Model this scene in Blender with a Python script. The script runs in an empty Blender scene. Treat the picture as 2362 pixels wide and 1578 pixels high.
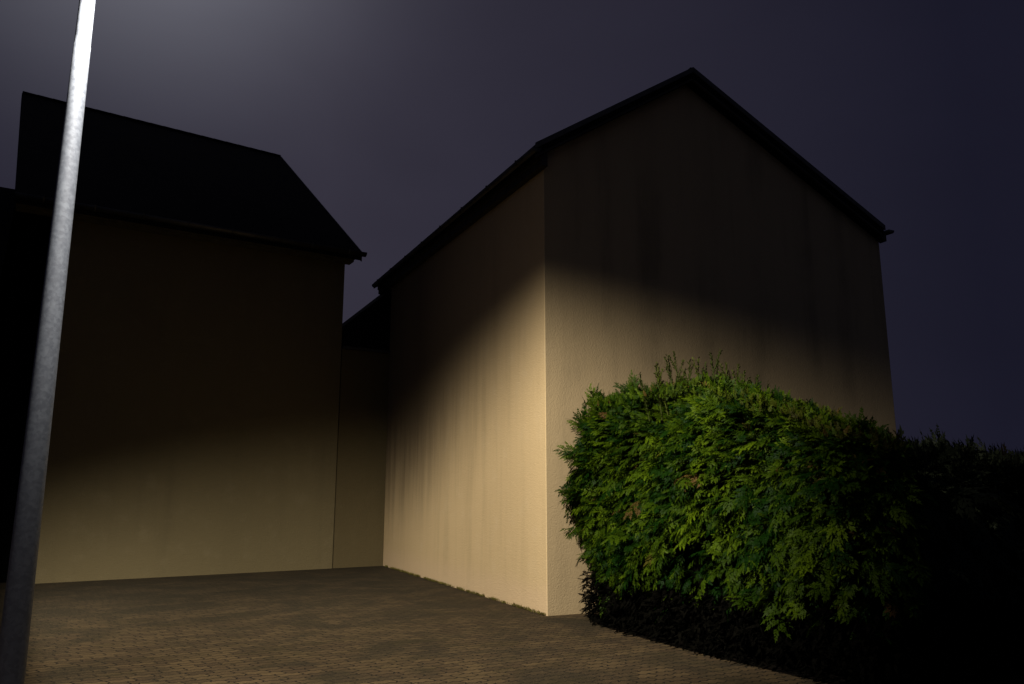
import bpy, bmesh, math, random
import numpy as np
from mathutils import Vector, Matrix

R = math.radians
rng = np.random.default_rng(7)
random.seed(7)
scene = bpy.context.scene
col = scene.collection

# ------------------------------------------------------------------ helpers
def tag(o, label=None, cat=None, group=None, kind=None):
    if label: o['label'] = label
    if cat: o['category'] = cat
    if group: o['group'] = group
    if kind: o['kind'] = kind
    return o

def empty(name, loc=(0, 0, 0)):
    o = bpy.data.objects.new(name, None)
    o.location = loc
    o.empty_display_size = 0.3
    col.objects.link(o)
    return o

def link_mesh(name, verts, faces, mats, parent=None, smooth=False, mat_index=None):
    me = bpy.data.meshes.new(name)
    me.from_pydata([tuple(v) for v in verts], [], [tuple(f) for f in faces])
    for m in (mats if isinstance(mats, (list, tuple)) else [mats]):
        me.materials.append(m)
    if mat_index is not None:
        me.polygons.foreach_set('material_index', mat_index)
    if smooth:
        me.polygons.foreach_set('use_smooth', [True] * len(me.polygons))
    me.update()
    o = bpy.data.objects.new(name, me)
    col.objects.link(o)
    if parent:
        o.parent = parent
        o.matrix_parent_inverse = Matrix.Translation(parent.location).inverted()
    return o

def link_bm(name, bm, mats, parent=None, smooth=False):
    bmesh.ops.recalc_face_normals(bm, faces=bm.faces)
    me = bpy.data.meshes.new(name)
    bm.to_mesh(me); bm.free()
    for m in (mats if isinstance(mats, (list, tuple)) else [mats]):
        me.materials.append(m)
    if smooth:
        me.polygons.foreach_set('use_smooth', [True] * len(me.polygons))
    o = bpy.data.objects.new(name, me)
    col.objects.link(o)
    if parent:
        o.parent = parent
        o.matrix_parent_inverse = Matrix.Translation(parent.location).inverted()
    return o

def hexa(bm, pts):
    """eight corners: bottom ring then top ring"""
    v = [bm.verts.new(p) for p in pts]
    for f in ((3, 2, 1, 0), (4, 5, 6, 7), (0, 1, 5, 4), (1, 2, 6, 5), (2, 3, 7, 6), (3, 0, 4, 7)):
        bm.faces.new([v[i] for i in f])

def extrude_profile(bm, ring_a, ring_b, cap=True):
    a = [bm.verts.new(p) for p in ring_a]
    b = [bm.verts.new(p) for p in ring_b]
    n = len(a)
    for i in range(n):
        j = (i + 1) % n
        bm.faces.new((a[i], a[j], b[j], b[i]))
    if cap:
        bm.faces.new(a[::-1]); bm.faces.new(b)

def bevel(o, w, seg=2):
    m = o.modifiers.new('edge', 'BEVEL')
    m.width = w; m.segments = seg; m.limit_method = 'ANGLE'; m.angle_limit = R(40)
    m.harden_normals = False
    return o

class NT:
    def __init__(self, tree):
        self.t = tree; self.n = tree.nodes; self.l = tree.links
    def new(self, typ, **kw):
        n = self.n.new(typ)
        ins = kw.pop('ins', {})
        for k, v in kw.items(): setattr(n, k, v)
        for k, v in ins.items(): self.put(n.inputs[k], v)
        return n
    def put(self, sock, v):
        if isinstance(v, bpy.types.NodeSocket): self.l.new(v, sock)
        else: sock.default_value = v
    def math(self, op, a, b=None, c=None, clamp=False):
        n = self.n.new('ShaderNodeMath'); n.operation = op; n.use_clamp = clamp
        self.put(n.inputs[0], a)
        if b is not None: self.put(n.inputs[1], b)
        if c is not None: self.put(n.inputs[2], c)
        return n.outputs[0]
    def dot(self, a, b):
        n = self.n.new('ShaderNodeVectorMath'); n.operation = 'DOT_PRODUCT'
        self.put(n.inputs[0], a); self.put(n.inputs[1], b)
        return n.outputs['Value']
    def ramp(self, v, a, b, lo, hi, smooth=True):
        n = self.n.new('ShaderNodeMapRange')
        n.interpolation_type = 'SMOOTHSTEP' if smooth else 'LINEAR'
        self.put(n.inputs['Value'], v)
        n.inputs['From Min'].default_value = a; n.inputs['From Max'].default_value = b
        n.inputs['To Min'].default_value = lo; n.inputs['To Max'].default_value = hi
        return n.outputs['Result']
    def noise(self, vec, scale, detail=3, rough=0.55, dist=0.0):
        n = self.n.new('ShaderNodeTexNoise')
        n.inputs['Scale'].default_value = scale; n.inputs['Detail'].default_value = detail
        n.inputs['Roughness'].default_value = rough; n.inputs['Distortion'].default_value = dist
        if vec is not None: self.l.new(vec, n.inputs['Vector'])
        return n.outputs['Fac']
    def mix(self, fac, a, b, blend='MIX'):
        n = self.n.new('ShaderNodeMix'); n.data_type = 'RGBA'; n.blend_type = blend
        self.put(n.inputs[0], fac); self.put(n.inputs[6], a); self.put(n.inputs[7], b)
        return n.outputs[2]
    def mapping(self, vec, scale=(1, 1, 1), rot=(0, 0, 0), loc=(0, 0, 0)):
        n = self.n.new('ShaderNodeMapping')
        n.inputs['Scale'].default_value = scale; n.inputs['Rotation'].default_value = rot
        n.inputs['Location'].default_value = loc
        self.l.new(vec, n.inputs['Vector'])
        return n.outputs[0]

def material(name):
    m = bpy.data.materials.new(name); m.use_nodes = True
    nt = NT(m.node_tree)
    b = m.node_tree.nodes['Principled BSDF']
    return m, nt, b

def c4(r, g, b): return (r, g, b, 1.0)

def plain(name, rgb, rough=0.7, metal=0.0, spec=0.5, var=0.25, scale=6.0):
    m, nt, b = material(name)
    co = nt.new('ShaderNodeTexCoord').outputs['Object']
    f = nt.noise(co, scale, 4, 0.6)
    lo = tuple(x * (1 - var) for x in rgb); hi = tuple(min(1, x * (1 + var)) for x in rgb)
    nt.put(b.inputs['Base Color'], nt.mix(nt.ramp(f, 0.3, 0.7, 0, 1), c4(*lo), c4(*hi)))
    b.inputs['Roughness'].default_value = rough; b.inputs['Metallic'].default_value = metal
    b.inputs['Specular IOR Level'].default_value = spec
    return m

# ------------------------------------------------------------------ materials
def render_plaster(name, base, streak, pale, relief, rot, streak_amt=0.55, streak_scale=5.0, plinth=False):
    """roughcast plaster with long rain streaks; rot turns the object axes to the wall's axes"""
    m, nt, b = material(name)
    co = nt.new('ShaderNodeTexCoord').outputs['Object']
    w = nt.mapping(co, rot=(0, 0, -rot))
    s1 = nt.noise(nt.mapping(w, scale=(1, 1, 0.10)), streak_scale, 4, 0.6)
    s2 = nt.noise(nt.mapping(w, scale=(1, 1, 0.05)), streak_scale * 3.4, 3, 0.6)
    big = nt.noise(w, 0.55, 3, 0.5, 0.4)
    mid = nt.noise(w, 2.6, 4, 0.6)
    st = nt.math('MULTIPLY', nt.ramp(s1, 0.42, 0.72, 0, 1), nt.ramp(big, 0.35, 0.62, 0.15, 1))
    st = nt.math('ADD', st, nt.math('MULTIPLY', nt.ramp(s2, 0.5, 0.75, 0, 1), 0.22), clamp=True)
    colr = nt.mix(nt.math('MULTIPLY', st, streak_amt), c4(*base), c4(*streak))
    colr = nt.mix(nt.ramp(mid, 0.5, 0.78, 0, 0.35), colr, c4(*pale))
    grit = nt.noise(co, 130, 2, 0.5)
    colr = nt.mix(nt.ramp(grit, 0.3, 0.7, 0.22, 0.0, False), colr, c4(*(x * 0.55 for x in base)))
    if plinth:
        z = nt.new('ShaderNodeSeparateXYZ', ins={0: co}).outputs['Z']
        zz = nt.math('ADD', z, nt.math('MULTIPLY', nt.math('SUBTRACT', mid, 0.5), 0.5))
        colr = nt.mix(nt.ramp(zz, 0.12, 0.55, 0.45, 0.0), colr, c4(*(min(1, x * k) for x, k in zip(base, (1.06, 1.04, 1.22)))))
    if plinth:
        # eaves streaks with painted shade above the lamp's cut-off, deepest at the back corner
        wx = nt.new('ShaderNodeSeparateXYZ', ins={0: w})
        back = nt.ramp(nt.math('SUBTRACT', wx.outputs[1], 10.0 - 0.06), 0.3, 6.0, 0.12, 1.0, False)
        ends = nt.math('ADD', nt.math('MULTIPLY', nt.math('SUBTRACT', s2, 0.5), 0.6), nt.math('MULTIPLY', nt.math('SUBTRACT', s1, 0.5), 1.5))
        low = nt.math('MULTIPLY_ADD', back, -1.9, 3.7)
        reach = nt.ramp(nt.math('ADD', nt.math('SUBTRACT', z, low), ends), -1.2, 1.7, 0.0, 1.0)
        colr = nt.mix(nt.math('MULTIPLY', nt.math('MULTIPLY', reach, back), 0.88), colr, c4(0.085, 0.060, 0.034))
    nt.put(b.inputs['Base Color'], colr)
    b.inputs['Roughness'].default_value = 0.92
    b.inputs['Specular IOR Level'].default_value = 0.15
    g1 = nt.noise(co, 46, 3, 0.65)
    g2 = nt.noise(co, 9, 2, 0.5)
    h = nt.math('ADD', g1, nt.math('MULTIPLY', g2, 0.35))
    bp = nt.new('ShaderNodeBump', ins={'Strength': 1.0, 'Distance': relief, 'Height': h})
    nt.l.new(bp.outputs[0], b.inputs['Normal'])
    return m

ROT_R = math.atan2(0.41, 0.912)          # axis of the gabled house
ROT_L = R(32.5)                          # axis of the house on the left
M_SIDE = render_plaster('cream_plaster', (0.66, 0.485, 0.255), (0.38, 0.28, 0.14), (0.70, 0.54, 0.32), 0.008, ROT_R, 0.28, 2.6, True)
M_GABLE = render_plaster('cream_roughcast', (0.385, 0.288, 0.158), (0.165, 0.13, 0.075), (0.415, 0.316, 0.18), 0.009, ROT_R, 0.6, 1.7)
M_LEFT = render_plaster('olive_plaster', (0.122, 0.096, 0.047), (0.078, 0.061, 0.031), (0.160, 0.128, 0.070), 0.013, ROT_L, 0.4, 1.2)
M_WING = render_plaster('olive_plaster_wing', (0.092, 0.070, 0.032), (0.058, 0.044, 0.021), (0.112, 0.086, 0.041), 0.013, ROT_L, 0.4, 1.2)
M_DARKWOOD = plain('black_stained_timber', (0.0025, 0.0024, 0.0024), 0.9, spec=0.0)
M_SOFFIT = plain('weathered_soffit_boards', (0.035, 0.030, 0.026), 0.8, spec=0.2)
M_SOFFIT_PALE = plain('painted_soffit', (0.075, 0.065, 0.046), 0.85, spec=0.1)
M_FASCIA = plain('grey_fascia', (0.05, 0.046, 0.044), 0.6, spec=0.3)
M_GUTTER = plain('weathered_zinc', (0.06, 0.058, 0.056), 0.5, 0.6)
M_PANE = plain('roof_glass', (0.008, 0.010, 0.016), 0.6, 0.0, 0.02, 0.05)
M_GROUND_SHADE = plain('ground_shade', (0.006, 0.005, 0.004), 0.95, spec=0.0, var=0.5, scale=14)  # near-black, stands for shade on the ground by the hedges
M_BARK = plain('bark', (0.05, 0.035, 0.025), 0.9, spec=0.2, var=0.4, scale=30)
M_TWIG_SHADE = plain('shade_twigs', (0.003, 0.0028, 0.002), 0.95, spec=0.0, var=0.5, scale=25)  # near-black: the shade at the hedge foot is put into this colour
M_GROUND = plain('dark_ground', (0.03, 0.028, 0.022), 0.95, spec=0.1, var=0.4, scale=2)

def slate():
    m, nt, b = material('dark_slate')
    co = nt.new('ShaderNodeTexCoord').outputs['UV']
    br = nt.new('ShaderNodeTexBrick', offset=0.5)
    nt.put(br.inputs['Vector'], co)
    br.inputs['Scale'].default_value = 1.0
    br.inputs['Brick Width'].default_value = 0.30; br.inputs['Row Height'].default_value = 0.22
    br.inputs['Mortar Size'].default_value = 0.008
    br.inputs['Color1'].default_value = c4(0.004, 0.004, 0.0045)
    br.inputs['Color2'].default_value = c4(0.006, 0.006, 0.0065)
    br.inputs['Mortar'].default_value = c4(0.002, 0.002, 0.002)
    nt.put(b.inputs['Base Color'], br.outputs['Color'])
    b.inputs['Roughness'].default_value = 0.75
    b.inputs['Specular IOR Level'].default_value = 0.04
    bp = nt.new('ShaderNodeBump', invert=True, ins={'Strength': 0.8, 'Distance': 0.02, 'Height': br.outputs['Fac']})
    nt.l.new(bp.outputs[0], b.inputs['Normal'])
    return m
M_SLATE = slate()

def galvanised():
    m, nt, b = material('galvanised_steel')
    co = nt.new('ShaderNodeTexCoord').outputs['Object']
    n1 = nt.noise(co, 28, 4, 0.65)
    vo = nt.new('ShaderNodeTexVoronoi', ins={'Scale': 55.0})
    nt.put(vo.inputs['Vector'], co)
    n2 = nt.noise(nt.mapping(co, scale=(1, 1, 0.35)), 7, 4, 0.6, 0.8)
    f = nt.math('ADD', nt.math('MULTIPLY', n1, 0.5), nt.math('MULTIPLY', nt.new('ShaderNodeSeparateColor', ins={0: vo.outputs['Color']}).outputs[0], 0.28))
    f = nt.math('ADD', f, nt.math('MULTIPLY', n2, 0.35))
    nt.put(b.inputs['Base Color'], nt.mix(nt.ramp(f, 0.38, 0.78, 0, 1), c4(0.090, 0.101, 0.127), c4(0.130, 0.146, 0.178)))
    b.inputs['Metallic'].default_value = 0.15
    nt.put(b.inputs['Roughness'], nt.ramp(n1, 0.3, 0.7, 0.5, 0.7))
    bp = nt.new('ShaderNodeBump', ins={'Strength': 0.15, 'Distance': 0.001, 'Height': n1})
    nt.l.new(bp.outputs[0], b.inputs['Normal'])
    return m
M_GALV = galvanised()

def pavers():
    """zigzag interlocking concrete pavers, 0.2 x 0.1 m"""
    m, nt, b = material('interlocking_pavers')
    co = nt.new('ShaderNodeTexCoord').outputs['Object']
    w = nt.mapping(co, rot=(0, 0, -R(29)))
    sx = nt.new('ShaderNodeSeparateXYZ', ins={0: w})
    u, v = sx.outputs[0], sx.outputs[1]
    wob = nt.noise(co, 3.0, 2, 0.5)
    wob2 = nt.noise(co, 16.0, 2, 0.5)
    tri = nt.math('PINGPONG', u, 0.05)
    v2 = nt.math('ADD', v, nt.math('MULTIPLY', tri, 0.55))
    v2 = nt.math('ADD', v2, nt.math('MULTIPLY', wob, 0.03))
    v2 = nt.math('ADD', v2, nt.math('MULTIPLY', wob2, 0.012))
    u2 = nt.math('ADD', u, nt.math('MULTIPLY', nt.math('PINGPONG', v, 0.0575), 0.5))
    u2 = nt.math('ADD', u2, nt.math('MULTIPLY', wob2, 0.014))
    row = nt.new('ShaderNodeTexWhiteNoise', noise_dimensions='1D', ins={'W': nt.math('FLOOR', nt.math('DIVIDE', v2, 0.115))}).outputs['Value']
    u2 = nt.math('ADD', u2, nt.math('MULTIPLY', row, 0.075))
    vec = nt.new('ShaderNodeCombineXYZ', ins={0: u2, 1: v2}).outputs[0]
    br = nt.new('ShaderNodeTexBrick', offset=0.5)
    nt.put(br.inputs['Vector'], vec)
    br.inputs['Scale'].default_value = 1.0
    br.inputs['Brick Width'].default_value = 0.215; br.inputs['Row Height'].default_value = 0.115
    br.inputs['Mortar Size'].default_value = 0.0085; br.inputs['Mortar Smooth'].default_value = 0.4
    br.inputs['Color1'].default_value = c4(0.046, 0.0285, 0.0125)
    br.inputs['Color2'].default_value = c4(0.086, 0.056, 0.023)
    br.inputs['Mortar'].default_value = c4(0.003, 0.0026, 0.0012)
    big = nt.noise(co, 1.1, 5, 0.65, 0.6)
    moss = nt.noise(nt.mapping(w, scale=(0.7, 1.3, 1), loc=(3, 1, 0)), 1.7, 5, 0.65)
    colr = nt.mix(nt.ramp(big, 0.45, 0.64, 0, 0.72), br.outputs['Color'], c4(0.018, 0.014, 0.006))
    colr = nt.mix(nt.ramp(moss, 0.47, 0.70, 0, 0.6), colr, c4(0.030, 0.022, 0.006))
    back_tone = nt.math('MULTIPLY', nt.ramp(v, 7.5, 14.0, 0.0, 0.95, False), nt.ramp(nt.math('ADD', big, nt.math('MULTIPLY', moss, 0.6)), 0.55, 1.0, 0.55, 1.0))
    colr = nt.mix(back_tone, colr, c4(0.017, 0.0125, 0.0038))  # colour darkens in patches towards the back of the yard
    grain = nt.noise(co, 62, 4, 0.8)
    colr = nt.mix(nt.ramp(grain, 0.54, 0.70, 0, 0.6), colr, c4(0.20, 0.135, 0.062))
    colr = nt.mix(nt.ramp(grain, 0.42, 0.28, 0, 0.4), colr, c4(0.025, 0.02, 0.013))
    nt.put(b.inputs['Base Color'], colr)
    b.inputs['Roughness'].default_value = 0.85
    b.inputs['Specular IOR Level'].default_value = 0.25
    h = nt.math('ADD', nt.math('MULTIPLY', nt.math('SUBTRACT', 1.0, br.outputs['Fac']), 1.0), nt.math('MULTIPLY', grain, 0.40))
    h = nt.math('ADD', h, nt.math('MULTIPLY', wob, 1.2))
    bp = nt.new('ShaderNodeBump', ins={'Strength': 1.0, 'Distance': 0.014, 'Height': h})
    nt.l.new(bp.outputs[0], b.inputs['Normal'])
    return m
M_PAVE = pavers()

def leaf(name, young, old, dead, rough=0.5, trans=0.22):
    m, nt, b = material(name)
    at = nt.new('ShaderNodeAttribute', attribute_name='tint', attribute_type='GEOMETRY')
    f = nt.new('ShaderNodeSeparateColor', ins={0: at.outputs['Color']})
    c = nt.mix(f.outputs[0], c4(*old), c4(*young))
    c = nt.mix(f.outputs[1], c, c4(*dead))
    nt.put(b.inputs['Base Color'], c)
    b.inputs['Roughness'].default_value = rough
    b.inputs['Specular IOR Level'].default_value = 0.05
    tr = nt.new('ShaderNodeBsdfTranslucent'); nt.put(tr.inputs['Color'], c)
    mx = nt.new('ShaderNodeMixShader', ins={0: trans})
    nt.l.new(b.outputs[0], mx.inputs[1]); nt.l.new(tr.outputs[0], mx.inputs[2])
    out = m.node_tree.nodes['Material Output']
    nt.l.new(mx.outputs[0], out.inputs['Surface'])
    return m
M_LEAF = leaf('cypress_foliage', (0.078, 0.122, 0.0035), (0.005, 0.020, 0.0012), (0.09, 0.045, 0.015))
M_YEW = leaf('yew_foliage', (0.060, 0.075, 0.010), (0.025, 0.035, 0.008), (0.08, 0.04, 0.015))
M_DARKLEAF = leaf('dark_foliage', (0.030, 0.036, 0.018), (0.014, 0.018, 0.010), (0.03, 0.02, 0.012))
M_MOSS = leaf('moss', (0.16, 0.14, 0.03), (0.05, 0.045, 0.012), (0.10, 0.07, 0.03), 0.9, 0.1)

# ------------------------------------------------------------------ setting: ground
def sheet(name, x0, x1, y0, y1, z, m):
    o = link_mesh(name, [(x0, y0, z), (x1, y0, z), (x1, y1, z), (x0, y1, z)], [(0, 1, 2, 3)], m)
    return tag(o, kind='structure')
sheet('ground', -400, 400, -200, 600, -0.012, M_GROUND)
sheet('paved_yard', -14, 16, -6, 26, 0.0, M_PAVE)

# ------------------------------------------------------------------ gabled house on the right
K = np.array([0.473, 11.098, 0.0])
DL = np.array([-0.41, 0.912, 0.0]); DR = np.array([0.912, 0.41, 0.0])
LEN, WID = 8.98, 6.93
RISE = 0.0265                                 # the eaves climb a little towards the back
def P(t, s, z): return tuple(K + t * DR + s * DL + np.array([0, 0, z]))

house = tag(empty('gabled_house', tuple(K)), 'tall cream roughcast house with a blank gable end behind the lit hedge', 'house')
Z_E, Z_A, T_A, Z_R = 6.656, 8.589, 2.694, 6.404
def roof_z(t, s):
    if t <= T_A: z = Z_E + (t + 0.267) / (T_A + 0.267) * (Z_A - Z_E)
    else: z = Z_A + (t - T_A) / (6.896 - T_A) * (Z_R - Z_A)
    return z + RISE * s
SL = 0.16
bm = bmesh.new()
ra = [P(t, 0, z) for t, z in ((0, -0.3), (WID, -0.3), (WID, roof_z(WID, 0) - SL - 0.02), (T_A, Z_A - SL - 0.03), (0, roof_z(0, 0) - SL - 0.02))]
rb = [P(t, LEN, z) for t, z in ((0, -0.3), (WID, -0.3), (WID, roof_z(WID, LEN) - SL - 0.02), (T_A, roof_z(T_A, LEN) - SL - 0.03), (0, roof_z(0, LEN) - SL - 0.02))]
extrude_profile(bm, ra, rb)
for f in bm.faces:
    f.normal_update()
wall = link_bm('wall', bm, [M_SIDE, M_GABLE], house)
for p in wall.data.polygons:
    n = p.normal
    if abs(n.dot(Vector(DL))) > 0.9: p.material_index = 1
bevel(wall, 0.012, 3)

def uv_by_axes(o, au, av):
    me = o.data; uv = me.uv_layers.new(name='UVMap')
    for l in me.loops:
        c = me.vertices[l.vertex_index].co
        uv.data[l.index].uv = (c.dot(Vector(au)), c.dot(Vector(av)))

def roof_slab(t0, t1, parent, s0=-0.2, s1=9.3):
    b2 = bmesh.new()
    ring = lambda s: [P(t0, s, roof_z(t0, s) - SL), P(t1, s, roof_z(t1, s) - SL), P(t1, s, roof_z(t1, s)), P(t0, s, roof_z(t0, s))]
    extrude_profile(b2, ring(s0), ring(s1))
    return b2
roof = link_bm('roof', roof_slab(-0.22, T_A, house), M_SLATE, house)
uv_by_axes(roof, DL, tuple(DR * 0.84 + np.array([0, 0, 0.55])))
roof2 = link_bm('roof', roof_slab(T_A + 0.003, 6.84, house), M_SLATE, house)
uv_by_axes(roof2, DL, tuple(DR * 0.88 - np.array([0, 0, 0.46])))

# ridge tiles
bm = bmesh.new()
def tube(bm, a, b, r0, r1, seg=12, cap=True):
    a = Vector(a); b = Vector(b); d = (b - a).normalized()
    x = d.orthogonal().normalized(); y = d.cross(x)
    ringa = [bm.verts.new(a + x * r0 * math.cos(2 * math.pi * i / seg) + y * r0 * math.sin(2 * math.pi * i / seg)) for i in range(seg)]
    ringb = [bm.verts.new(b + x * r1 * math.cos(2 * math.pi * i / seg) + y * r1 * math.sin(2 * math.pi * i / seg)) for i in range(seg)]
    for i in range(seg):
        j = (i + 1) % seg
        bm.faces.new((ringa[i], ringa[j], ringb[j], ringb[i]))
    if cap:
        bm.faces.new(ringa[::-1]); bm.faces.new(ringb)
for k in range(26):
    s0 = -0.19 + k * 0.365
    tube(bm, P(T_A, s0, roof_z(T_A, s0) - 0.045), P(T_A, s0 + 0.37, roof_z(T_A, s0 + 0.37) - 0.045), 0.075, 0.068, 10)
link_bm('ridge', bm, M_SLATE, roof, True)

# verge boards on the gable, in front of the roof slab
def strip(bm, t0, t1, s0, s1, up, down):
    """board following the roof outline between t0 and t1"""
    def ring(s):
        return [P(t0, s, roof_z(t0, 0) - down), P(t1, s, roof_z(t1, 0) - down), P(t1, s, roof_z(t1, 0) + up), P(t0, s, roof_z(t0, 0) + up)]
    extrude_profile(bm, ring(s0), ring(s1))
for a, b_ in ((-0.235, T_A - 0.001), (T_A + 0.001, 6.86)):
    bm = bmesh.new(); strip(bm, a, b_, -0.225, -0.203, 0.015, 0.075)
    link_bm('verge_trim', bm, M_FASCIA, house)
    bm = bmesh.new(); strip(bm, a + 0.02, b_ - 0.02 if b_ > 5 else b_, -0.190, -0.150, -0.163, 0.205)
    link_bm('bargeboard', bm, M_SOFFIT, house)

def gutter_mesh(pts_fn, s0, s1, r=0.07, n=10, joints=8):
    """half-round gutter with a rolled lip and union clips; pts_fn(dx, dz, s) gives world points"""
    bm = bmesh.new()
    prof = []
    for i in range(n + 1):
        a = math.pi + math.pi * i / n
        prof.append((r * math.cos(a), r * math.sin(a)))
    for i in range(n, -1, -1):
        a = math.pi + math.pi * i / n
        prof.append(((r - 0.006) * math.cos(a), (r - 0.006) * math.sin(a) + 0.001))
    extrude_profile(bm, [pts_fn(x, z, s0) for x, z in prof], [pts_fn(x, z, s1) for x, z in prof])
    for s in (s0, s1):                       # stop ends
        e = 0.006 if s == s0 else -0.006
        cap = [(r * 0.99 * math.cos(math.pi + math.pi * i / n), r * 0.99 * math.sin(math.pi + math.pi * i / n)) for i in range(n + 1)]
        extrude_profile(bm, [pts_fn(x, z, s + e * 0.3) for x, z in cap], [pts_fn(x, z, s + e) for x, z in cap])
    for k in range(joints):
        s = s0 + (k + 0.5) * (s1 - s0) / joints
        pr = [((r + 0.007) * math.cos(math.pi + math.pi * i / n), (r + 0.007) * math.sin(math.pi + math.pi * i / n)) for i in range(n + 1)]
        pr = [(pr[0][0] - 0.006, 0.012)] + pr + [(pr[-1][0], 0.012)]
        extrude_profile(bm, [pts_fn(x, z, s) for x, z in pr], [pts_fn(x, z, s + 0.04) for x, z in pr])
    return bm

# left eave
zl = Z_E - 0.03
link_bm('gutter', gutter_mesh(lambda x, z, s: P(-0.205 + x, s, zl + z + RISE * s), -0.21, 9.29), M_GUTTER, house, True)
bm = bmesh.new()
pr = [(-0.004, -0.27), (-0.105, -0.27), (-0.105, -0.16), (-0.130, -0.16), (-0.130, -0.02), (-0.004, 0.05)]
extrude_profile(bm, [P(x, -0.145, Z_E + z) for x, z in pr], [P(x, 9.25, Z_E + z + RISE * 9.25) for x, z in pr])
link_bm('soffit', bm, M_SOFFIT, house)
# right eave
zr = Z_R - 0.02
link_bm('gutter', gutter_mesh(lambda x, z, s: P(WID + 0.10 + x, s, zr + z + RISE * s), -0.21, 9.29), M_GUTTER, house, True)
bm = bmesh.new()
pr = [(WID + 0.004, -0.22), (WID + 0.15 - 0.13, -0.215), (WID + 0.024, -0.03), (WID + 0.004, 0.0)]
pr = [(WID + 0.004, -0.19), (WID + 0.10, -0.215), (WID + 0.10, -0.235), (WID + 0.125, -0.235), (WID + 0.125, -0.08), (WID + 0.004, -0.03)]
extrude_profile(bm, [P(x - 0.10, -0.145, Z_R + z) for x, z in pr], [P(x - 0.10, -0.003, Z_R + z) for x, z in pr])
link_bm('soffit', bm, M_SOFFIT, house)

# ------------------------------------------------------------------ house on the left
D2 = np.array([0.8434, 0.5373, 0.0]); N2 = np.array([-0.5373, 0.8434, 0.0])    # along the front / away from the viewer
B = np.array([-3.98, 18.075, 0.0])                                             # right-hand foot of its front wall
def Q(u, w, z): return tuple(B + u * D2 + w * N2 + np.array([0, 0, z]))
lh = tag(empty('eaves_front_house', tuple(B)), 'dark roofed house with an olive plaster front behind the lamp post', 'house')
U0 = -5.80                                     # end of the plastered front
UE = -7.02                                     # left end of the roof
U1 = 0.20                                      # right verge
W_E, ZE2, W_R, ZR2 = -0.5, 7.20, 6.985, 12.45
def rz2(w): return ZE2 + (w - W_E) * (ZR2 - ZE2) / (W_R - W_E)
bm = bmesh.new()
WB = 13.6
ra = [Q(U0, w, z) for w, z in ((0, -0.3), (WB, -0.3), (WB, rz2(W_R * 2 - WB) - 0.26), (W_R, ZR2 - 0.26), (0, rz2(0) - 0.26))]
rb = [Q(0, w, z) for w, z in ((0, -0.3), (WB, -0.3), (WB, rz2(W_R * 2 - WB) - 0.26), (W_R, ZR2 - 0.26), (0, rz2(0) - 0.26))]
extrude_profile(bm, ra, rb)
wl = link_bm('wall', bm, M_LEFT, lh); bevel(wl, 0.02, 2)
def slab2(w0, w1, parent, nm, u0=(UE + 0.30, UE), u1=(U1, U1), f=rz2, lift=(0.15, 0.0)):
    b2 = bmesh.new()
    ring = lambda u, l: [Q(u[0], w0, f(w0) - 0.2), Q(u[1], w1, f(w1) - 0.2 + l), Q(u[1], w1, f(w1) + l), Q(u[0], w0, f(w0))]
    extrude_profile(b2, ring(u0, lift[0]), ring(u1, lift[1]))
    o = link_bm(nm, b2, M_SLATE, parent)
    uv_by_axes(o, D2, tuple(N2 * 0.82 + np.array([0, 0, 0.57])))
    return o
rf = slab2(W_E, W_R, lh, 'roof')
slab2(14.4, W_R + 0.003, lh, 'roof', f=lambda w: rz2(2 * W_R - w))
bm = bmesh.new()
for k in range(20):
    u = UE + 0.01 + k * 0.365
    u_ = min(u + 0.37, U1 - 0.01); zf = lambda q_: ZR2 - 0.03 + 0.15 * (U1 - q_) / (U1 - UE)
    tube(bm, Q(u, W_R, zf(u)), Q(u_, W_R, zf(u_)), 0.085, 0.078, 10)
link_bm('ridge', bm, M_SLATE, rf, True)
link_bm('gutter', gutter_mesh(lambda x, z, s: Q(s, W_E - 0.065 + x, ZE2 - 0.03 + z), UE + 0.30, U1 + 0.085, 0.088), M_GUTTER, lh, True)
bm = bmesh.new()
pr = [(-0.004, -0.20), (-0.30, -0.20), (-0.30, -0.16), (-0.43, -0.16), (-0.43, -0.08), (-0.004, 0.10)]
extrude_profile(bm, [Q(UE + 0.33, x, ZE2 + z) for x, z in pr], [Q(U1 - 0.10, x, ZE2 + z) for x, z in pr])
link_bm('soffit', bm, M_SOFFIT_PALE, lh)
bm = bmesh.new()
ring = lambda u: [Q(u, W_E + 0.02, rz2(W_E + 0.02) - 0.23), Q(u, W_R, ZR2 - 0.23), Q(u, W_R, ZR2 + 0.012), Q(u, W_E + 0.02, rz2(W_E + 0.02) + 0.012)]
extrude_profile(bm, ring(U1 + 0.003), ring(U1 + 0.028))
link_bm('bargeboard', bm, M_FASCIA, lh)
# roof window
bm = bmesh.new()
def on_roof(u, w, h): return Q(u, w, rz2(w) + h)
wa, wb_, ua, ub = 2.9, 3.75, -5.45, -4.35
hexa(bm, [on_roof(ua, wa, -0.01), on_roof(ub, wa, -0.01), on_roof(ub, wb_, -0.01), on_roof(ua, wb_, -0.01),
          on_roof(ua, wa, 0.05), on_roof(ub, wa, 0.05), on_roof(ub, wb_, 0.05), on_roof(ua, wb_, 0.05)])
rw = link_bm('roof_window', bm, M_DARKWOOD, lh)
bm = bmesh.new()
i = 0.06
hexa(bm, [on_roof(ua + i, wa + i, 0.045), on_roof(ub - i, wa + i, 0.045), on_roof(ub - i, wb_ - i, 0.045), on_roof(ua + i, wb_ - i, 0.045),
          on_roof(ua + i, wa + i, 0.056), on_roof(ub - i, wa + i, 0.056), on_roof(ub - i, wb_ - i, 0.056), on_roof(ua + i, wb_ - i, 0.056)])
link_bm('pane', bm, M_PANE, rw)
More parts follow.
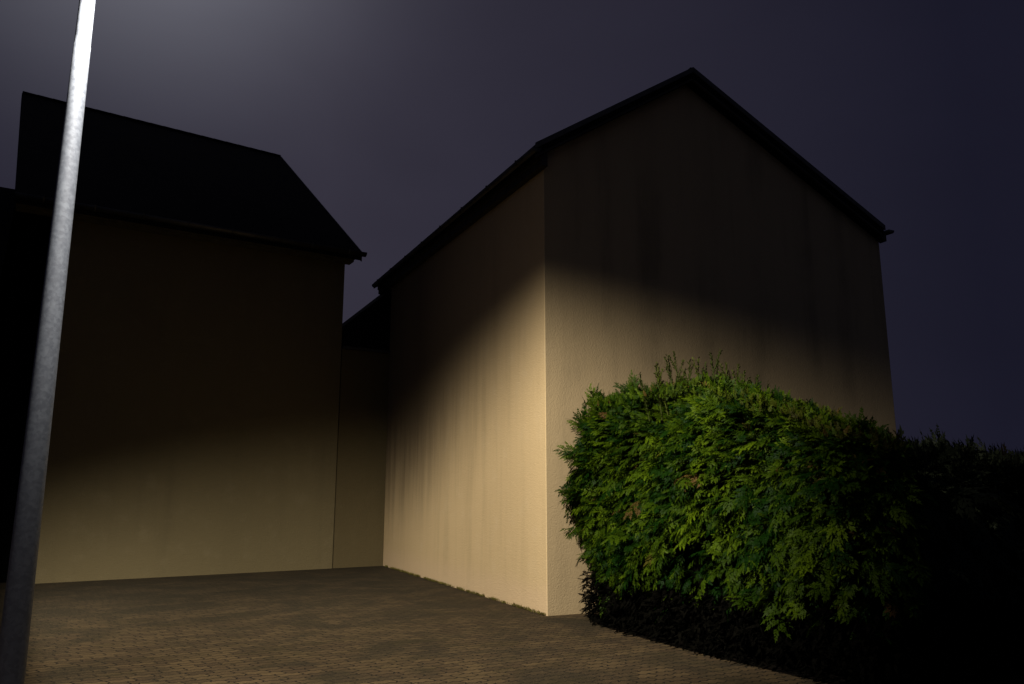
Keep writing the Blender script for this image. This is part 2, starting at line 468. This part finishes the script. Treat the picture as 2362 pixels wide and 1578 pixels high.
# timber clad bay, set back at the left end of the front
bm = bmesh.new()
hexa(bm, [Q(UE + 0.36, 0.55, -0.3), Q(U0 - 0.003, 0.55, -0.3), Q(U0 - 0.003, 6.0, -0.3), Q(UE + 0.36, 6.0, -0.3),
          Q(UE + 0.36, 0.55, 7.25), Q(U0 - 0.003, 0.55, 7.25), Q(U0 - 0.003, 6.0, 7.25), Q(UE + 0.36, 6.0, 7.25)])
u = UE + 0.42
while u < U0 - 0.1:
    hexa(bm, [Q(u, 0.53, 0), Q(u + 0.12, 0.53, 0), Q(u + 0.12, 0.56, 0), Q(u, 0.56, 0), Q(u, 0.53, 7.2), Q(u + 0.12, 0.53, 7.2), Q(u + 0.12, 0.56, 7.2), Q(u, 0.56, 7.2)])
    u += 0.14
link_bm('timber_bay', bm, M_DARKWOOD, lh)

# ------------------------------------------------------------------ low wing between the two houses
wing = tag(empty('lean_to_wing', Q(0.6, 0.1, 0)), 'narrow plastered wing with dark slated top wedged between the two houses', 'building')
bm = bmesh.new()
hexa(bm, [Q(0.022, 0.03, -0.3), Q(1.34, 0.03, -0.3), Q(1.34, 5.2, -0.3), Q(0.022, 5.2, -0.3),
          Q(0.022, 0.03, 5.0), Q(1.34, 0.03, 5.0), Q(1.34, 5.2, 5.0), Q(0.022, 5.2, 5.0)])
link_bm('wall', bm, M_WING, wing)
bm = bmesh.new()
lz = lambda u: 5.49 + (u - 0.02) * 0.90
extrude_profile(bm, [Q(0.024, 0.02, 5.003), Q(1.33, 0.02, 5.003), Q(1.33, 0.02, lz(1.33)), Q(0.024, 0.02, lz(0.024))],
                [Q(0.024, 0.9, 5.003), Q(1.33, 0.9, 5.003), Q(1.33, 0.9, lz(1.33)), Q(0.024, 0.9, lz(0.024))])
sg = link_bm('slate_gable', bm, M_SLATE, wing)
uv_by_axes(sg, D2, (0, 0, 1))
bm = bmesh.new()
extrude_profile(bm, [Q(0.022, -0.05, 4.955), Q(1.30, -0.05, 4.955), Q(1.30, -0.05, 5.02), Q(0.022, -0.05, 5.02)],
                [Q(0.022, 0.018, 4.955), Q(1.30, 0.018, 4.955), Q(1.30, 0.018, 5.02), Q(0.022, 0.018, 5.02)])
link_bm('ledge', bm, M_SOFFIT, wing)

# ------------------------------------------------------------------ neighbouring house at the far left
nb = tag(empty('neighbour_house', Q(-9.5, 3, 0)), 'unlit black house adjoining at the left edge, with a lower ridge', 'house')
bm = bmesh.new()
zn = lambda w: 9.78 - abs(w - W_R) * 0.70
ra = [Q(-13.5, w, z) for w, z in ((1.3, -0.3), (12.6, -0.3), (12.6, zn(12.6) - 0.22), (W_R, 9.78 - 0.22), (1.3, zn(1.3) - 0.22))]
rb = [Q(UE + 0.355, w, z) for w, z in ((1.3, -0.3), (12.6, -0.3), (12.6, zn(12.6) - 0.22), (W_R, 9.78 - 0.22), (1.3, zn(1.3) - 0.22))]
extrude_profile(bm, ra, rb)
link_bm('wall', bm, M_DARKWOOD, nb)
slab2(0.9, W_R, nb, 'roof', (-13.7, -13.7), (UE + 0.19, UE + 0.19), zn, (0, 0))
slab2(W_R + 0.003, 13.0, nb, 'roof', (-13.7, -13.7), (UE + 0.19, UE + 0.19), zn, (0, 0))

# ------------------------------------------------------------------ street lamp
LP = np.array([-2.762, 4.6, 0.0])
lamp_pos = Vector((-2.33, 4.28, 5.70))
sl = tag(empty('street_lamp', tuple(LP)), 'tapered galvanised street lamp post, brightly lit towards its top', 'street lamp')
bm = bmesh.new()
seg = 40; rings = []
zs = [0, 0.03, 0.5, 1.0, 1.5, 2, 2.5, 3, 3.5, 4, 4.43, 4.438, 4.5, 5.0, 5.5, 5.78]
rad = lambda z: 0.0760 - (0.0760 - 0.041) * z / 5.78 - (0.0015 if z > 4.435 else 0)
for z in zs:
    r = rad(z)
    rings.append([bm.verts.new((LP[0] + r * math.cos(2 * math.pi * i / seg), LP[1] + r * math.sin(2 * math.pi * i / seg), z)) for i in range(seg)])
for a, b_ in zip(rings[:-1], rings[1:]):
    for i in range(seg):
        j = (i + 1) % seg
        bm.faces.new((a[i], a[j], b_[j], b_[i]))
bm.faces.new(rings[-1])
link_bm('pole', bm, M_GALV, sl, True)
bm = bmesh.new()
tube(bm, (LP[0], LP[1], 0.0), (LP[0], LP[1], 0.05), 0.13, 0.105, 32)
link_bm('base_collar', bm, M_GALV, sl, True)
# lamp head: a flat tapered housing on the mast top, leaning over the yard
ax = Vector((0.80, -0.60, 0)).normalized(); sd = Vector((-ax.y, ax.x, 0))
bm = bmesh.new()
prev = None
secs = [(-0.10, 0.05, 5.74, 5.84), (0.0, 0.075, 5.755, 5.89), (0.14, 0.13, 5.76, 5.90), (0.36, 0.15, 5.765, 5.885), (0.52, 0.12, 5.775, 5.85), (0.58, 0.06, 5.785, 5.825)]
for d, wd, za, zb in secs:
    c = Vector((LP[0], LP[1], 0)) + ax * d
    ring = [bm.verts.new(c + sd * x + Vector((0, 0, z))) for x, z in ((-wd, za), (wd, za), (wd, (za + zb) / 2 + 0.02), (wd * 0.6, zb), (-wd * 0.6, zb), (-wd, (za + zb) / 2 + 0.02))]
    if prev:
        for i in range(6):
            j = (i + 1) % 6
            bm.faces.new((prev[i], prev[j], ring[j], ring[i]))
    else: bm.faces.new(ring[::-1])
    prev = ring
bm.faces.new(prev)
link_bm('lamp_head', bm, M_GALV, sl)

# the lamp itself: a street luminaire with a tilted cut-off cone; side cut-offs and boosts added by hand
ld = bpy.data.lights.new('street_light', 'POINT')
ld.energy = 2850.0
ld.shadow_soft_size = 0.07
ld.color = (1.0, 0.93, 0.82)
ld.use_nodes = True
nt = NT(ld.node_tree)
em = ld.node_tree.nodes['Emission']
d = nt.new('ShaderNodeNewGeometry').outputs['Incoming']     # direction in which the light leaves the lamp
aa, na = R(65.5), R(21.5)
axis = (math.cos(aa) * math.sin(na), math.sin(aa) * math.sin(na), -math.cos(na))
c = nt.dot(d, axis)
cone = nt.ramp(c, math.cos(R(63.6)), math.cos(R(45)), 0.0, 1.0)
cone = nt.math('ADD', cone, nt.ramp(c, math.cos(R(100)), math.cos(R(55)), 0.0, 0.003), clamp=True)
dz = nt.math('MULTIPLY', nt.dot(d, (0, 0, 1)), -1.0)
batwing = nt.math('MULTIPLY', nt.ramp(dz, 0.15, 0.60, 1.25, 1.7, False), nt.ramp(dz, 0.60, 0.92, 1.0, 0.5, False))
def az_ramp(az, side, a, b_):
    n = (-math.sin(R(az)) * side, math.cos(R(az)) * side, 0)
    return nt.ramp(nt.dot(d, n), a, b_, 0.0, 1.0)
s_right = az_ramp(26, 1, -0.07, 0.26)  # added side cut-off that keeps the ground and hedge at right dark
s_left = az_ramp(123.5, -1, -0.02, 0.05)
s_mid = az_ramp(88, -1, -0.10, 0.25)  # added boost towards the left to brighten the walls there
s_mid = nt.math('MULTIPLY_ADD', s_mid, -1.0, 2.0)
s_far = nt.math('MULTIPLY_ADD', az_ramp(104, -1, -0.25, 0.02), -0.55, 1.55)
s_mid = nt.math('MULTIPLY', s_mid, s_far)
s_mid = nt.math('MULTIPLY_ADD', nt.math('SUBTRACT', s_mid, 1.0), nt.ramp(dz, 0.45, 0.82, 1.0, 0.0, False), 1.0)
tot = nt.math('MULTIPLY', nt.math('MULTIPLY', cone, batwing), nt.math('MULTIPLY', s_right, nt.math('MULTIPLY', s_left, s_mid)))
# straight under the lamp the beam is shaped separately to light the post
near_nadir = nt.ramp(dz, math.cos(R(31)), math.cos(R(26)), 0.0, 1.0)
rake = nt.ramp(dz, math.cos(R(9.2)), math.cos(R(5.3)), 1.15, 0.10)
tot = nt.math('ADD', nt.math('MULTIPLY', tot, nt.math('SUBTRACT', 1.0, near_nadir)), nt.math('MULTIPLY', near_nadir, rake))
nt.put(em.inputs['Strength'], tot)
lo = bpy.data.objects.new('street_light', ld)
lo.location = lamp_pos
col.objects.link(lo)
lo.parent = sl; lo.matrix_parent_inverse = Matrix.Translation(sl.location).inverted()

# ------------------------------------------------------------------ foliage
def frond_template(seed, n=6, width=0.46, droop=0.30, slim=0.085):
    r = np.random.default_rng(seed)
    V, F = [], []
    def add(px, py, ang, l, w):
        ca, sa = math.cos(ang), math.sin(ang)
        pts = [(0, 0), (l * 0.45, w), (l, 0.0), (l * 0.45, -w)]
        b0 = len(V)
        for a, b_ in pts:
            x = px + a * ca - b_ * sa; y = py + a * sa + b_ * ca
            V.append((x, y, -droop * x * x - 0.35 * y * y + r.normal(0, 0.012)))
        F.append((b0, b0 + 1, b0 + 2, b0 + 3))
    for i in range(n):
        x = 0.08 + 0.80 * i / n
        l = width * (1.05 - 0.75 * i / n) * r.uniform(0.8, 1.15)
        for s in (1, -1):
            a = s * (0.75 + r.normal(0, 0.12))
            xx = x + (0.05 if s > 0 else 0)
            add(xx, 0, a, l, slim)
            if l > 0.22:
                add(xx + l * 0.45 * math.cos(a), l * 0.45 * math.sin(a), a * 0.2, l * 0.5, slim * 0.75)
    add(0.0, 0, 0, 0.6, 0.03); add(0.55, 0, 0, 0.48, slim)
    return np.array(V), np.array(F)

def build_fronds(name, pos, axis, normal, size, tint, mats, parent, templates):
    """one mesh of many sprays"""
    n = len(pos)
    axis = axis / np.linalg.norm(axis, axis=1, keepdims=True)
    side = np.cross(normal, axis); side /= np.maximum(np.linalg.norm(side, axis=1, keepdims=True), 1e-6)
    nor = np.cross(axis, side)
    kind = rng.integers(0, len(templates), n)
    allv, allf, allt = [], [], []
    off = 0
    for k, (tv, tf) in enumerate(templates):
        idx = np.where(kind == k)[0]
        if len(idx) == 0: continue
        m = len(idx)
        v = (tv[None, :, 0:1] * axis[idx][:, None, :] + tv[None, :, 1:2] * side[idx][:, None, :] + tv[None, :, 2:3] * nor[idx][:, None, :]) * size[idx][:, None, None] + pos[idx][:, None, :]
        f = tf[None] + (np.arange(m) * len(tv))[:, None, None] + off
        t = np.repeat(tint[idx][:, None, :], len(tv), axis=1)
        # tips of a spray are younger than its base
        t = t.copy(); t[:, :, 0] = np.clip(t[:, :, 0] * (0.65 + 0.5 * np.clip(tv[None, :, 0], 0, 1)), 0, 1)
        allv.append(v.reshape(-1, 3)); allf.append(f.reshape(-1, 4)); allt.append(t.reshape(-1, 2))
        off += m * len(tv)
    V = np.concatenate(allv); F = np.concatenate(allf); T = np.concatenate(allt)
    me = bpy.data.meshes.new(name)
    me.vertices.add(len(V)); me.vertices.foreach_set('co', V.astype(np.float32).ravel())
    me.loops.add(F.size); me.loops.foreach_set('vertex_index', F.astype(np.int32).ravel())
    me.polygons.add(len(F)); me.polygons.foreach_set('loop_start', np.arange(0, F.size, 4, dtype=np.int32))
    me.polygons.foreach_set('loop_total', np.full(len(F), 4, dtype=np.int32))
    me.update(calc_edges=True)
    at = me.color_attributes.new('tint', 'FLOAT_COLOR', 'POINT')
    rgba = np.zeros((len(V), 4), np.float32); rgba[:, :2] = T; rgba[:, 3] = 1
    at.data.foreach_set('color', rgba.ravel())
    for m_ in mats: me.materials.append(m_)
    o = bpy.data.objects.new(name, me); col.objects.link(o)
    if parent:
        o.parent = parent; o.matrix_parent_inverse = Matrix.Translation(parent.location).inverted()
    return o

def vnoise(p, seed):
    """cheap smooth noise from summed sines"""
    r = np.random.default_rng(seed)
    out = np.zeros(len(p))
    for k in range(7):
        w = r.normal(0, 1, 3) * (1.2 + 0.9 * k); ph = r.uniform(0, 6.28)
        out += np.sin(p @ w + ph) / (1 + 0.45 * k)
    return out / 2.6

class Path:
    def __init__(self, pts, hts):
        self.p = np.array(pts, float); self.h = np.array(hts, float)
        dd = np.linalg.norm(np.diff(self.p, axis=0), axis=1)
        self.s = np.concatenate([[0], np.cumsum(dd)]); self.L = self.s[-1]
    def at(self, s):
        x = np.interp(s, self.s, self.p[:, 0]); y = np.interp(s, self.s, self.p[:, 1])
        e = 0.25
        dx = np.interp(s + e, self.s, self.p[:, 0]) - np.interp(s - e, self.s, self.p[:, 0])
        dy = np.interp(s + e, self.s, self.p[:, 1]) - np.interp(s - e, self.s, self.p[:, 1])
        l = np.hypot(dx, dy) + 1e-9
        nx, ny = dy / l, -dx / l          # right-hand normal of the walking direction
        return x, y, np.interp(s, self.s, self.h), nx, ny

def hedge_shell(path, n, flip, bulge, zmin, lump, seed):
    s = rng.uniform(0, path.L, n)
    x, y, h, nx, ny = path.at(s)
    if flip: nx, ny = -nx, -ny
    f = rng.uniform(0, 1, n)
    z = zmin + (h - zmin) * f
    prof = bulge * (1 - np.clip(np.abs((f - 0.5) / 0.5), 0, 1) ** 3.0) - 0.28 * np.clip((0.16 - f) / 0.16, 0, 1) - 0.15 * np.clip((f - 0.88) / 0.12, 0, 1) ** 2
    p = np.stack([x, y, z], 1)
    nz = vnoise(p * 1.6, seed)
    d = prof + lump * nz - np.abs(rng.normal(0, 0.10, n))
    pos = np.stack([x + nx * d, y + ny * d, z], 1)
    nrm = np.stack([nx, ny, np.zeros(n)], 1)
    return pos, nrm, f, nz, s

TEMPL = [frond_template(i, 4, 0.36, 0.30, 0.058) for i in range(6)]
TUFT = [frond_template(20 + i, 7, 0.24, 0.05, 0.06) for i in range(4)]

def noise3(n, s): return rng.normal(0, s, (n, 3))

def hedge(name, label, path, n, ntop, bulge, size, mat, core_depth, seed, tone, zmin=0.28, lump=0.15, tufts=()):
    root = tag(empty(name, (float(path.p[len(path.p) // 2][0]), float(path.p[len(path.p) // 2][1]), 0)), label, 'hedge')
    flip = False
    # flat branch fans reaching out of the shell, each set with sprays left and right
    pos, nrm, f, nz, s = hedge_shell(path, n, flip, bulge, zmin, lump, seed)
    keep = rng.uniform(0, 1, n) < np.clip((pos[:, 2] - 0.34) * 1.05, 0.04, 1.0)
    pos, nrm, f = pos[keep], nrm[keep], f[keep]
    tp = [(np.array(t[:3]) + rng.normal(0, 0.035, 3), t) for t in tufts for _ in range(7)]     # ragged shoots left by the last trim
    if tp:
        pos = np.concatenate([pos, np.array([p for p, _ in tp])]); f = np.concatenate([f, np.full(len(tp), 0.5)])
        nrm = np.concatenate([nrm, np.tile([[-0.88, -0.47, 0.0]], (len(tp), 1))])
    n = len(pos)
    up = np.array([0, 0, 1.0])
    lean = np.interp(f, [0, 0.55, 0.8, 1.0], [-0.45, -0.36, 0.10, 1.3])[:, None]
    tang = np.stack([-nrm[:, 1], nrm[:, 0], np.zeros(n)], 1)
    A = nrm * 0.62 + up * (lean + rng.normal(0, 0.36, (n, 1))) + tang * (-0.42 + rng.normal(0, 0.55, (n, 1)))
    A /= np.linalg.norm(A, axis=1, keepdims=True)
    N0 = up * 0.85 + nrm * 0.55 + noise3(n, 0.38)
    S = np.cross(N0, A); S /= np.linalg.norm(S, axis=1, keepdims=True)
    N0 = np.cross(A, S)
    Lb = size * rng.uniform(1.0, 2.3, n) * (1 + 0.35 * vnoise(pos * 3.0, seed + 1))
    stray = (rng.uniform(0, 1, n) < 0.09) & (f < 0.80)
    Lb = np.where(stray, Lb * 1.6, Lb)
    if tp:
        k0 = n - len(tp)
        A[k0:] = np.array([t[3:6] for _, t in tp]) + rng.normal(0, 0.22, (len(tp), 3)); A[k0:] /= np.linalg.norm(A[k0:], axis=1, keepdims=True)
        S[k0:] = np.cross(N0[k0:], A[k0:]); S[k0:] /= np.linalg.norm(S[k0:], axis=1, keepdims=True); N0[k0:] = np.cross(A[k0:], S[k0:])
        Lb[k0:] = np.array([t[6] for _, t in tp]) * rng.uniform(0.6, 1.1, len(tp)); stray[k0:] = True
    org = pos - A * (Lb * np.where(stray, 0.20, 0.60))[:, None]
    clump = vnoise(pos * 2.2 + 5, seed + 3)
    tb = np.clip(0.34 + 0.34 * clump + rng.normal(0, 0.26, n) + tone, 0, 1)
    db = (rng.uniform(0, 1, n) < 0.010).astype(float) * rng.uniform(0.4, 1, n)
    PP, AX, NN, SZ, TT = [], [], [], [], []
    for k in range(9):
        t = 0.18 + 0.82 * k / 8
        sg = 0.0 if k == 8 else (1 if k % 2 else -1)
        wid = (1 - 0.62 * t)
        base = org + A * (Lb * t)[:, None] - N0 * (Lb * 0.16 * t * t)[:, None]
        ax_ = A * (0.75 + 0.25 * (k == 8)) + S * (sg * rng.uniform(0.55, 0.95, (n, 1))) - N0 * (0.22 * t) + noise3(n, 0.10)
        PP.append(base); AX.append(ax_); NN.append(N0 + noise3(n, 0.16))
        SZ.append(Lb * (0.30 + 0.30 * wid) * rng.uniform(0.8, 1.25, n))
        TT.append(np.stack([np.clip(tb * (0.7 + 0.5 * t), 0, 1), db], 1))
    pos, axis, normal, sz, tint = np.concatenate(PP), np.concatenate(AX), np.concatenate(NN), np.concatenate(SZ), np.concatenate(TT)
    # top: sprays standing up along and behind the upper edge
    s2 = rng.uniform(0, path.L, ntop)
    x, y, h, nx, ny = path.at(s2)
    if flip: nx, ny = -nx, -ny
    back = rng.uniform(-0.15, core_depth, ntop)
    ptop = np.stack([x - nx * back, y - ny * back, h - 0.10 + 0.08 * vnoise(np.stack([x, y, h], 1) * 2.5, seed + 9) - rng.uniform(0, 0.12, ntop)], 1)
    atop = up * 0.9 + np.stack([nx, ny, np.zeros(ntop)], 1) * 0.15 + noise3(ntop, 0.32)
    ntopv = np.stack([nx, ny, np.zeros(ntop)], 1) + noise3(ntop, 0.5)
    szt = size * rng.uniform(0.6, 1.5, ntop)
    brown = np.clip((s2 / path.L - 0.45) * 2.0, 0, 1) * 0.35 * (rng.uniform(0, 1, ntop) < 0.8)
    tt = np.stack([np.clip(0.35 + 0.3 * vnoise(ptop * 2.2, seed + 4) + rng.normal(0, 0.18, ntop) + tone, 0, 1), np.maximum((rng.uniform(0, 1, ntop) < 0.04) * 0.8, brown)], 1)
    build_fronds('foliage', np.concatenate([pos, ptop]), np.concatenate([axis, atop]), np.concatenate([normal, ntopv]),
                 np.concatenate([sz, szt]), np.concatenate([tint, tt]), [mat], root, TEMPL)
    nb_ = n // 2  # black sprays added to put shade into the hedge foot
    pb, nbm, fb, _, _ = hedge_shell(path, nb_, False, 0.05, 0.04, 0.10, seed + 40)
    pb[:, 2] = rng.uniform(0.02, 0.62, nb_)
    ab = nbm * 0.6 + up * rng.normal(-0.3, 0.35, (nb_, 1)) + noise3(nb_, 0.4)
    build_fronds('foot_shade_sprays', pb, ab, up + noise3(nb_, 0.5), rng.uniform(0.06, 0.16, nb_), np.zeros((nb_, 2)), [M_TWIG_SHADE], root, TUFT)
    # dense inner twigs, in the same near-black shade colour
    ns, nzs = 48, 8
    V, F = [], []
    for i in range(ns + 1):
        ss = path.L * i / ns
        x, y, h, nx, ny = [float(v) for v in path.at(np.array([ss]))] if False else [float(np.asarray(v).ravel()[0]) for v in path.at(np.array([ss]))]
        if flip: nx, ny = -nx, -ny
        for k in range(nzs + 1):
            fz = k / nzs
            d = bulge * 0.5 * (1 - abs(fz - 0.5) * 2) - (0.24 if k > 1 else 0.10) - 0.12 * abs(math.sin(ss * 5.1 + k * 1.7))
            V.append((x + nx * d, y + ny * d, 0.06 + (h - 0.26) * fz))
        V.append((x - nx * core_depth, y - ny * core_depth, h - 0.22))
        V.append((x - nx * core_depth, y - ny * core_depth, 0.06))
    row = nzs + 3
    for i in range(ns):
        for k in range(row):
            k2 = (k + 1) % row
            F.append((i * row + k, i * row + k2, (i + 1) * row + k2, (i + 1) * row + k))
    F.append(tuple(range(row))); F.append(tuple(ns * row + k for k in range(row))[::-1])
    link_mesh('shade_twigs', V, F, M_TWIG_SHADE, root, True)
    # stems at the foot
    for i in range(5):
        ss = path.L * (i + 0.5) / 5
        x, y, h, nx, ny = [float(np.asarray(v).ravel()[0]) for v in path.at(np.array([ss]))]
        if flip: nx, ny = -nx, -ny
        bm = bmesh.new()
        tube(bm, (x - nx * 0.35, y - ny * 0.35, 0), (x - nx * 0.38, y - ny * 0.30, 0.9), 0.05, 0.035, 10)
        link_bm('trunk', bm, M_BARK, root, True)
    return root

near = Path([(1.70, 11.35), (1.03, 10.98), (1.10, 10.30), (1.55, 9.40), (2.0, 8.50), (2.48, 7.72), (2.95, 7.08), (3.25, 7.02), (3.60, 7.32)],
            [2.60, 2.64, 2.82, 2.90, 2.86, 2.60, 2.28, 2.18, 2.14])
hd = hedge('cypress_hedge', 'lit green cypress hedge at the corner of the gabled house', near, 7400, 4600, 0.14, 0.088, M_LEAF, 0.75, 11, -0.05, tufts=[(0.97, 10.45, 2.48, -0.75, -0.1, 0.62, 0.28), (0.90, 10.50, 2.10, -0.92, -0.1, 0.30, 0.24), (0.85, 10.50, 1.60, -0.98, -0.1, 0.12, 0.26),
            (0.84, 10.5, 1.15, -0.95, -0.1, -0.1, 0.18), (1.10, 10.2, 2.68, -0.45, -0.1, 0.85, 0.26), (1.47, 9.5, 2.80, -0.35, 0.0, 0.92, 0.26)])
far = Path([(3.66, 7.38), (4.4, 8.15), (5.5, 9.4), (7.0, 11.0), (9.0, 13.1), (12.0, 16.2)], [2.10, 2.10, 2.10, 2.10, 2.12, 2.15])
fh = hedge('clipped_hedge', 'unlit black hedge running off at the right edge under the sky', far, 800, 3200, 0.12, 0.18, M_DARKLEAF, 0.9, 23, 0.0)

# upright yew shoots growing through the crown of the lit hedge
shoots = [(1.72, 9.02, 2.70, 0.34, -0.10), (1.78, 8.95, 2.72, 0.36, -0.22), (1.86, 8.85, 2.70, 0.46, -0.16), (1.92, 8.80, 2.70, 0.50, -0.16), (1.99, 8.75, 2.66, 0.42, 0.02),
          (2.05, 8.66, 2.62, 0.48, 0.06), (2.14, 8.55, 2.60, 0.42, -0.02), (2.22, 8.42, 2.58, 0.56, -0.12), (2.27, 8.38, 2.56, 0.44, 0.10), (2.34, 8.30, 2.52, 0.44, 0.16),
          (2.42, 8.2, 2.5, 0.36, 0.05), (2.5, 8.1, 2.45, 0.34, 0.1), (1.60, 9.15, 2.70, 0.26, -0.2)]
for (x, y, z, l, ln) in shoots:
    z += 0.09
    bm = bmesh.new()
    a = Vector((x, y, z - 0.35)); b_ = Vector((x + ln * 0.5, y, z + l * 0.8))
    tube(bm, a, b_, 0.008, 0.004, 6)
    rr = random.Random(int(x * 1000))
    verts = []
    stems = [(a, b_)]
    for q in range(4):
        t = 0.35 + 0.12 * q
        p0 = a.lerp(b_, t); dr = Vector((rr.choice((-1, 1)) * rr.uniform(0.25, 0.5), rr.uniform(-0.3, 0.3), 1)).normalized()
        p1 = p0 + dr * l * rr.uniform(0.3, 0.5)
        tube(bm, p0, p1, 0.006, 0.003, 5); stems.append((p0, p1))
    for p0, p1 in stems:
        d_ = (p1 - p0); L_ = d_.length; d_.normalize()
        k = 0.0
        while k < L_:
            c_ = p0 + d_ * k
            an = rr.uniform(0, 6.28)
            o1 = d_.orthogonal().normalized(); o2 = d_.cross(o1)
            out = (o1 * math.cos(an) + o2 * math.sin(an)) * 0.8 + d_ * 0.7
            out.normalize()
            w_ = out.cross(d_).normalized() * 0.009
            ll = rr.uniform(0.03, 0.05)
            q_ = [bm.verts.new(v) for v in (c_, c_ + out * ll * 0.5 + w_, c_ + out * ll, c_ + out * ll * 0.5 - w_)]
            bm.faces.new(q_)
            k += 0.008
    so = link_bm('yew_shoot', bm, M_YEW, hd)
    at = so.data.color_attributes.new('tint', 'FLOAT_COLOR', 'POINT')
    t = rr.uniform(0.1, 0.8)
    at.data.foreach_set('color', np.tile(np.array([t, 0, 0, 1], np.float32), len(so.data.vertices)))

# near-black sheet painting shade on the ground under and beside both hedges
shade_outline = [(1.0, 11.05), (1.10, 10.3), (1.52, 9.35), (1.98, 8.45), (2.45, 7.66), (2.9, 7.0), (3.4, 6.2), (4.3, 4.8), (6.0, 3.2), (16.0, 3.0), (16, 17.0), (12.6, 16.5), (6.85, 13.9), (1.6, 11.5)]
bm = bmesh.new()
bm.faces.new([bm.verts.new((x, y, 0.004)) for x, y in shade_outline])
tag(link_bm('shade_sheet', bm, M_GROUND_SHADE), kind='structure')

# ------------------------------------------------------------------ moss along the foot of the side wall
n = 2600
s = rng.uniform(0.02, 8.1, n)
keep = (np.sin(s * 3.1) + np.sin(s * 7.7 + 1) + np.sin(s * 13.3 + 2)) > rng.normal(-0.6, 0.8, n)
s = s[keep]; n = len(s)
t = -np.abs(rng.normal(0.0, 0.018, n)) - 0.004
pos = K[None] + t[:, None] * DR[None] + s[:, None] * DL[None]; pos[:, 2] = rng.uniform(0, 0.012, n)
axm = np.array([0, 0, 1.0])[None] + noise3(n, 0.55) - DR[None] * 0.35
tm = np.stack([np.clip(rng.normal(0.5, 0.25, n), 0, 1), (rng.uniform(0, 1, n) < 0.25) * 0.8], 1)
mo = build_fronds('moss_strip', pos, axm, noise3(n, 1.0), rng.uniform(0.02, 0.05, n), tm, [M_MOSS], None, TUFT)
tag(mo, 'thin line of moss along the foot of the lit side wall', 'moss', kind='stuff')

# ------------------------------------------------------------------ night sky
w = bpy.data.worlds.new('World'); scene.world = w; w.use_nodes = True
nt = NT(w.node_tree)
bg = w.node_tree.nodes['Background']
d = nt.new('ShaderNodeTexCoord').outputs['Generated']
dx = nt.new('ShaderNodeSeparateXYZ', ins={0: d})
az = nt.math('ARCTAN2', dx.outputs[1], dx.outputs[0])
base = nt.math('MULTIPLY', nt.ramp(az, R(58), R(104), 0.0, 1.0, False), nt.ramp(az, R(104), R(138), 1.0, 0.1, False))
g = Vector((-0.368, 0.678, 0.636)).normalized()
gd = nt.dot(d, tuple(g))
# low cloud lit by the town's lights: brightest in one part of the sky
glow = nt.math('POWER', 2.718281828, nt.math('MULTIPLY', nt.math('SUBTRACT', gd, 1.0), 58.0))
cl = nt.noise(nt.mapping(d, scale=(1, 1, 2.2)), 2.6, 4, 0.5, 0.3)
cl = nt.ramp(cl, 0.3, 0.7, 0.95, 1.05)
c1 = nt.mix(base, c4(0.0098, 0.0096, 0.0200), c4(0.033, 0.030, 0.046))
c2 = nt.new('ShaderNodeVectorMath', operation='SCALE', ins={0: (0.150, 0.153, 0.174), 'Scale': glow}).outputs[0]
sky = nt.new('ShaderNodeTexSky', sky_type='NISHITA', sun_disc=False)
sky.sun_elevation = R(-6); sky.sun_rotation = R(200)
c3 = nt.new('ShaderNodeVectorMath', operation='SCALE', ins={0: sky.outputs[0], 'Scale': 0.05}).outputs[0]
tot = nt.new('ShaderNodeVectorMath', operation='ADD', ins={0: c1, 1: c2}).outputs[0]
tot = nt.new('ShaderNodeVectorMath', operation='SCALE', ins={0: tot, 'Scale': cl}).outputs[0]
tot = nt.new('ShaderNodeVectorMath', operation='ADD', ins={0: tot, 1: c3}).outputs[0]
# added cool fill in the unseen sky behind the viewer, to light upper walls
rear_fill = nt.ramp(nt.dot(d, (-0.10, -0.995, 0.0)), 0.0, 0.7, 0.0, 1.0)
c4_ = nt.new('ShaderNodeVectorMath', operation='SCALE', ins={0: (0.0165, 0.0205, 0.033), 'Scale': rear_fill}).outputs[0]
tot = nt.new('ShaderNodeVectorMath', operation='ADD', ins={0: tot, 1: c4_}).outputs[0]
nt.put(bg.inputs['Color'], tot)
bg.inputs['Strength'].default_value = 1.0

# ------------------------------------------------------------------ camera and view
cd = bpy.data.cameras.new('camera')
cd.sensor_width = 36.0; cd.lens = 36.0 * 1803.0 / 2347.0
cd.clip_start = 0.05; cd.clip_end = 2000
cam = bpy.data.objects.new('camera', cd); col.objects.link(cam)
cam.location = (0, 0, 1.6); cam.rotation_euler = (R(90 + 11.0), 0, 0)
scene.camera = cam
vs = scene.view_settings
vs.view_transform = 'Standard'; vs.look = 'None'; vs.exposure = 0.0; vs.gamma = 1.0
scene.render.engine = 'CYCLES'
scene.cycles.use_denoising = True
